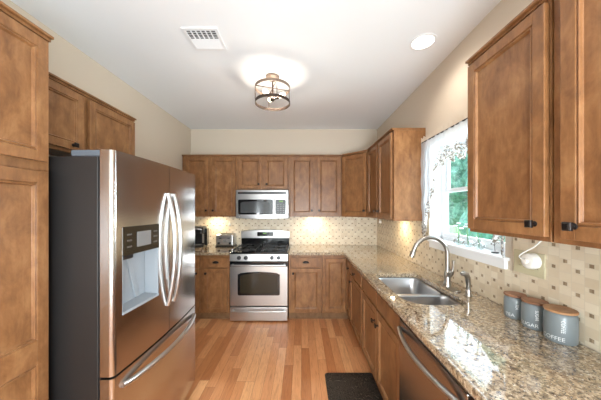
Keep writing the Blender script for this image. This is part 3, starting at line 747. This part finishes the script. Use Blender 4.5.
for k in range(2):
    an = math.radians(20+90*k); g.tube([(R*math.cos(an), R*math.sin(an), -.111), (-R*math.cos(an), -R*math.sin(an), -.111)], .004, 8)
g.build('cross_bar', 'bronze', lt)
G().lathe([(.001, -.20), (.022, -.203), (.026, -.214), (.012, -.232), (.001, -.235)], n=16).build('hub', 'bronze', lt, smooth=True)
for k in range(3):
    an = math.radians(-8+120*k); c, s_ = math.cos(an), math.sin(an)
    G().tube([(0.015*c, .015*s_, -.212), (.045*c, .045*s_, -.208), (.058*c, .058*s_, -.200)], [.006, .010, .013], 10).build('bulb_arm', 'bronze', lt, smooth=True)
    bb = G().tube([(.058*c, .058*s_, -.200), (.075*c, .075*s_, -.190), (.095*c, .095*s_, -.180), (.112*c, .112*s_, -.172), (.122*c, .122*s_, -.168)], [.012, .020, .024, .018, .004], 12).build('bulb', 'bulb', lt, smooth=True)
    l = lamp('POINT', 'bulb_light', (0, 0, 0), 1.7, (1.0, 0.88, 0.74), radius=.008); l.parent = lt; l.location = (.040*c, .040*s_, -.186)
def downlight(x, y, label, e):
    d = thing('recessed_light', label, 'ceiling light', (x, y, CH))
    ring_ = G().lathe([(.095, -.0005), (.095, -.004), (.078, -.006), (.074, -.0005)], n=32, caps=False).build('trim_ring', 'white', d, smooth=True)
    G().lathe([(.001, -.003), (.076, -.003), (.076, -.001), (.001, -.001)], n=32, caps=False).build('lens', 'glow', d)
    l = lamp('SPOT', 'downlight', (0, 0, 0), e, (1, .93, .84), radius=.07); l.data.spot_size = math.radians(150); l.data.spot_blend = 0.8
    l.parent = d; l.location = (0, 0, -.02)
downlight(.912, 1.838, 'round recessed ceiling light above the sink', 20)
downlight(-1.15, .35, 'added unseen recessed ceiling light above the pantry side', 16)  # this and the next two are added out of view to even the light
downlight(.75, .25, 'added unseen recessed ceiling light above the near counter end', 26)
downlight(-.3, -1.3, 'added unseen recessed ceiling light above the middle of the rear area', 40)
vt = thing('ceiling_vent', 'square white ceiling air vent with louvers', 'vent', (0, 0, CH))
vx0, vx1, vy0, vy1 = -.832, -.584, 1.687, 1.926
G().box(vx0, vx1, vy0, vy0+.026, -.008, -.0005).box(vx0, vx1, vy1-.026, vy1, -.008, -.0005).box(vx0, vx0+.022, vy0+.026, vy1-.026, -.008, -.0005).box(vx1-.022, vx1, vy0+.026, vy1-.026, -.008, -.0005)\
   .build('frame', 'white', vt, bevel=.002)
G().box(vx0+.022, vx1-.022, vy0+.026, vy1-.026, -.002, -.0005).build('backing', 'slot', vt)
g = G()
for i in range(1, 6):
    x_ = vx0+.022+(vx1-vx0-.044)*i/6; g.box(x_-.004, x_+.004, vy0+.026, (vy0+vy1)/2-.004, -.0075, -.002)
for i in range(3):
    y_ = vy0+.046+i*.024; g.box(vx0+.022, vx1-.022, y_, y_+.002, -.004, -.002)
g.box(vx0+.022, vx1-.022, (vy0+vy1)/2-.006, (vy0+vy1)/2+.002, -.008, -.002)
for i in range(9):
    y_ = (vy0+vy1)/2+.002+i*.0105; g.rings([[(x_, y_, -.002), (x_, y_+.002, -.002), (x_, y_+.012, -.0078), (x_, y_+.010, -.0078)] for x_ in (vx0+.022, vx1-.022)])
g.build('louvers', 'white', vt)
# under-cabinet task lights (their bars are parts of the wall cabinets)
for i, (x_, y_, rz, e_) in enumerate(((.20, YB-.15, 0, 2.6), (-1.33, YB-.15, 0, 2.4), (XR-.15, 2.81, PI/2, 2.6))):
    lamp('AREA', 'task_light', (x_, y_, U0-.004), e_, (1, .80, .52), (0, 0, rz), .05, .03)

# ------------------------------------------------------------------ curtain
ct = thing('window_curtain', 'sheer white swag curtain with lace edging gathered on a rod over the window', 'curtain', (XR-.045, 0, 0))
G().tube([(0, 2.345, 2.115), (0, 1.365, 2.115)], .006, 10).build('curtain_rod', 'knob', ct, smooth=True)
cy0, cy1 = 2.35, 1.36; ycn = (cy0+cy1)/2; half = (cy0-cy1)/2
def lower(y):
    t_ = abs(y-ycn)/half
    if t_ < .42: b_ = 1.90 - .02*t_
    elif t_ < .78: b_ = 1.89 - (t_-.42)/.36*.52
    else: b_ = 1.37 - (t_-.78)/.22*.13
    return b_ + .018*math.sin(y*46)
NU, NV = 220, 26
def cloth(v0, v1, nv, m, nm, fn_top, fn_bot, amp=1.0, push=0.0):
    g = G(); rs = []
    for j in range(nv+1):
        row = []
        for i in range(NU+1):
            y = cy0+(cy1-cy0)*i/NU; zt, zb = fn_top(y), fn_bot(y); s_ = j/nv; z = zt+(zb-zt)*s_
            dd_ = min(1, max(.25, (2.13-z)/.25))
            x = -.004+(.014*math.sin(y*95)+.008*math.sin(y*41+1.3))*dd_*amp - push*s_ + .004*math.sin(z*30+y*12)*dd_
            # tails pull towards the sides of the window as they fall
            tt = max(0, (1.85-z)/.65); sgn = 1 if y > ycn else -1
            yy = y + (sgn*half*.80 + ycn - y)*.30*min(1, tt)
            row.append((x, yy, z))
        rs.append(row)
    return g.rings(rs, False, False, False).build(nm, m, ct, smooth=True, angle=180)
cloth(0, 1, NV, 'sheer', 'sheer_panel', lambda y: 2.115, lower, 1.0)
cloth(0, 1, 3, 'cream_lace', 'header_ruffle', lambda y: 2.160+.008*math.sin(y*110), lambda y: 2.117, .6)
cloth(0, 1, 5, 'lace', 'lace_trim', lambda y: lower(y)+.085, lambda y: lower(y)-.028-.012*abs(math.sin(y*60)), 1.05, .004)

# ------------------------------------------------------------------ small things
# toaster
tt = thing('toaster', 'stainless steel four-slot toaster with two black dials on the back counter', 'toaster', (-1.146, 3.745, CT+.0005))
g = G().box(-.133, .133, -.095, .095, .012, .188); g.build('shell', 'steel', tt, bevel=.022, seg=4)
G().box(-.137, .137, -.100, .100, 0, .016).build('base', 'black', tt, bevel=.004)
g = G()
for sx in (-1, 1):
    for y_ in (-.05, .03): g.box(sx*.062-.055, sx*.062+.055, y_, y_+.022, .1885, .1905)
g.build('slots', 'black', tt)
for sx in (-1, 1):
    G().lathe([(.018, 0), (.017, .012), (.001, .013)], (sx*.082, -.0955, .055), 'y', 20).build('dial', 'black', tt, smooth=True)
    G().box(sx*.062-.018, sx*.062+.018, -.108, -.0955, .125, .137).build('lever', 'black', tt, bevel=.003)
G().box(-.03, .03, -.0965, -.0955, .07, .115).build('control_label', 'lcd', tt)
# coffee maker
cm = thing('coffee_maker', 'black single-serve coffee maker with silver trim, half hidden behind the refrigerator', 'coffee maker', (-1.560, 3.70, CT+.0005), .12)
G().prism(rrect(-.10, .10, -.13, .13, .03), 0, .035).prism(rrect(-.10, .10, .0, .13, .03), .035, .20).prism(rrect(-.10, .10, -.12, .13, .035), .20, .295).build('housing', 'black', cm, bevel=.006)
G().prism(rrect(-.06, .06, -.118, -.02, .012), .035, .041).build('drip_tray', 'bar', cm)
G().tube([(-.085, -.10, .262), (-.06, -.135, .272), (0, -.150, .275), (.06, -.135, .272), (.085, -.10, .262)], .009, 10).build('lid_handle', 'bar', cm, smooth=True)
G().box(.060, .088, -.004, -.001, .05, .19).build('silver_trim', 'bar', cm)
G().prism(rrect(.101, .135, -.02, .11, .01), .02, .27).build('water_tank', 'gloss', cm, bevel=.004)
# canisters
def text_mesh(body, size, fn, name, parent):
    cu = bpy.data.curves.new(name, 'FONT'); cu.body = body; cu.size = size; cu.align_x = 'CENTER'; cu.extrude = 0; cu.resolution_u = 3
    to = bpy.data.objects.new('tmp', cu); SC.collection.objects.link(to)
    dg = bpy.context.evaluated_depsgraph_get(); dg.update()
    me = bpy.data.meshes.new_from_object(to.evaluated_get(dg)); bpy.data.objects.remove(to)
    bm = bmesh.new(); bm.from_mesh(me)
    bmesh.ops.subdivide_edges(bm, edges=[e for e in bm.edges if e.calc_length() > .006], cuts=3)
    for v in bm.verts: v.co = Vector(fn(v.co.x, v.co.y))
    g = G(); g.bm = bm; return g.build(name, 'letter', parent)
for word, y_, h_, dark in (('TEA', 1.300, .112, 1), ('SUGAR', 1.190, .118, 1), ('COFFEE', 1.072, .126, 0)):
    where = {'TEA': 'farthest and smallest of three, marked TEA, wood lid', 'SUGAR': 'in the middle of three, marked SUGAR, dark wood lid', 'COFFEE': 'nearest and largest of three, marked COFFEE, pale wood lid'}[word]
    k = thing('canister', 'slate blue canister ' + where, 'canister', (1.133, y_, CT+.0005), 0, 'slate blue canisters against the tile')
    r_ = {'TEA': .0465, 'SUGAR': .049, 'COFFEE': .054}[word]
    G().lathe([(.001, 0), (r_*.93, 0), (r_, .006), (r_*1.02, .05), (r_, h_-.016), (r_*.93, h_-.004), (r_*.86, h_), (.001, h_)], n=40).build('jar', 'ceramic', k, smooth=True)
    G().lathe([(.001, h_+.0005), (r_*.98, h_+.0005), (r_*1.02, h_+.003), (r_*1.02, h_+.009), (r_*.98, h_+.011), (.001, h_+.012)], n=40).build('lid', 'lid_dark' if dark else 'lid', k, smooth=True)
    a0 = math.atan2(-y_, -1.118) - math.radians(26)
    rr_ = r_*1.02+.0008
    text_mesh(word, .023, lambda u, v, a0=a0, rr_=rr_: (rr_*math.cos(a0+u/rr_), rr_*math.sin(a0+u/rr_), .014+v), 'lettering', k)
    a1 = a0+math.radians(28)
    text_mesh(word, .018, lambda u, v, a1=a1, rr_=rr_, h_=h_: (rr_*math.cos(a1+v/rr_), rr_*math.sin(a1+v/rr_), h_*.60-u*.85), 'lettering', k)
# outlet plate with adapter
op = thing('outlet_plate', 'almond wall plate on the tile above the canisters', 'outlet', (XR-.008, 1.28, 1.203), RR)
G().prism(rrect(-.087, .087, -.061, .061, .004), -.006, -.0003, 'y').build('cover', 'plate', op, bevel=.002)
for x_ in (-.046, 0, .046):
    G().prism(rrect(x_-.016, x_+.016, -.034, .034, .008), -.0075, -.0062, 'y').build('socket', 'plate', op)
    for z_ in (-.018, .018): G().box(x_-.006, x_-.004, -.0079, -.0076, z_-.004, z_+.004).box(x_+.004, x_+.006, -.0079, -.0076, z_-.004, z_+.004).build('slot', 'black', op)
ad = thing('plug_adapter', 'round white plug with cord coiled on the almond wall plate', 'adapter', (XR-.0165, 1.245, 1.222), RR)
G().lathe([(.040, .0), (.041, .012), (.038, .034), (.030, .040), (.014, .041), (.012, .052), (.001, .053)], (0, 0, 0), 'y', 28).build('housing', 'outwhite', ad, smooth=True)
G().tube([(.0, -.045, .0), (-.02, -.052, .01), (-.034, -.045, .02), (-.012, -.046, .040), (.03, -.030, .075), (.055, -.012, .115), (.056, -.012, .150)], .0035, 8).build('cord', 'outwhite', ad, smooth=True)
for nm, lb, loc, rz in (('plug_in_freshener', 'small white plug-in on the back wall tile above the toaster', (X(230, YB), YB-.0085, 1.235), 0),
                        ('plug_in_freshener', 'small white plug-in on the window wall tile below the far wall cabinet', (XR-.0085, 3.66, 1.285), RR)):
    p = thing(nm, lb, 'plug', loc, rz)
    G().lathe([(.020, 0), (.022, .012), (.018, .030), (.008, .034), (.001, .035)], (0, 0, 0), 'y', 20).build('housing', 'outwhite', p, smooth=True)
    G().tube([(0, -.018, .018), (0, -.020, .045)], [.012, .007], 12).build('cap', 'outwhite', p, smooth=True)
# vases on the sill
for i, (y_, lb) in enumerate(((1.905, 'clear glass bud vase with white flowers, farthest of three on the sill'), (1.795, 'clear glass bud vase with white flowers, middle of three on the sill'), (1.685, 'clear glass bud vase with a blue flower, nearest of three on the sill'))):
    v = thing('bud_vase', lb, 'vase', (XR+.022, y_, 1.2065), i*.7, 'bud vases on the window sill')
    G().lathe([(.001, 0), (.020, .001), (.034, .014), (.036, .028), (.028, .044), (.013, .053), (.010, .075), (.014, .085)], n=24, caps=False).build('glass', 'clear', v, smooth=True)
    for k in range(3):
        an = i+2.1*k; ex, ey = .022*math.cos(an), .022*math.sin(an); hh = .125+.02*((i+k) % 3)
        st = G().tube([(0, 0, .012), (ex*.3, ey*.3, .08), (ex, ey, hh)], .0014, 6).build('stem', 'stem', v)
        g = G()
        for q in range(5):
            aq = 2*PI*q/5; g.tube([(ex, ey, hh), (ex+.009*math.cos(aq), ey+.009*math.sin(aq), hh+.004), (ex+.017*math.cos(aq), ey+.017*math.sin(aq), hh+.002)], [.002, .006, .002], 8)
        g.build('blossom', 'blue_petal' if (i == 2 and k == 0) or (i == 1 and k == 2) else 'petal', st, smooth=True)
v = thing('wire_sprig', 'small dark wire sprig ornament at the near end of the window sill', 'ornament', (XR+.03, 1.555, 1.2065))
G().lathe([(.001, 0), (.020, 0), (.020, .006), (.001, .008)], n=16).build('base', 'knob', v)
g = G().tube([(0, 0, .005), (0, .004, .05), (0, 0, .10)], .0018, 6)
for z_, sgn in ((.04, 1), (.055, -1), (.07, 1), (.085, -1)):
    g.tube([(0, 0, z_), (0, sgn*.015, z_+.012), (0, sgn*.030, z_+.014)], .0014, 6); g.lathe([(.001, -.005), (.005, 0), (.001, .005)], (0, sgn*.030, z_+.014), n=10)
g.build('wire', 'knob', v)
# floor mat
g = G().prism(rrect(.208, .640, 1.28, 2.205, .03), .0005, .014)
tag(g.build('floor_mat', 'rug', bevel=.006), 'black cushioned floor mat with swirl pattern in front of the sink cabinet', 'mat')
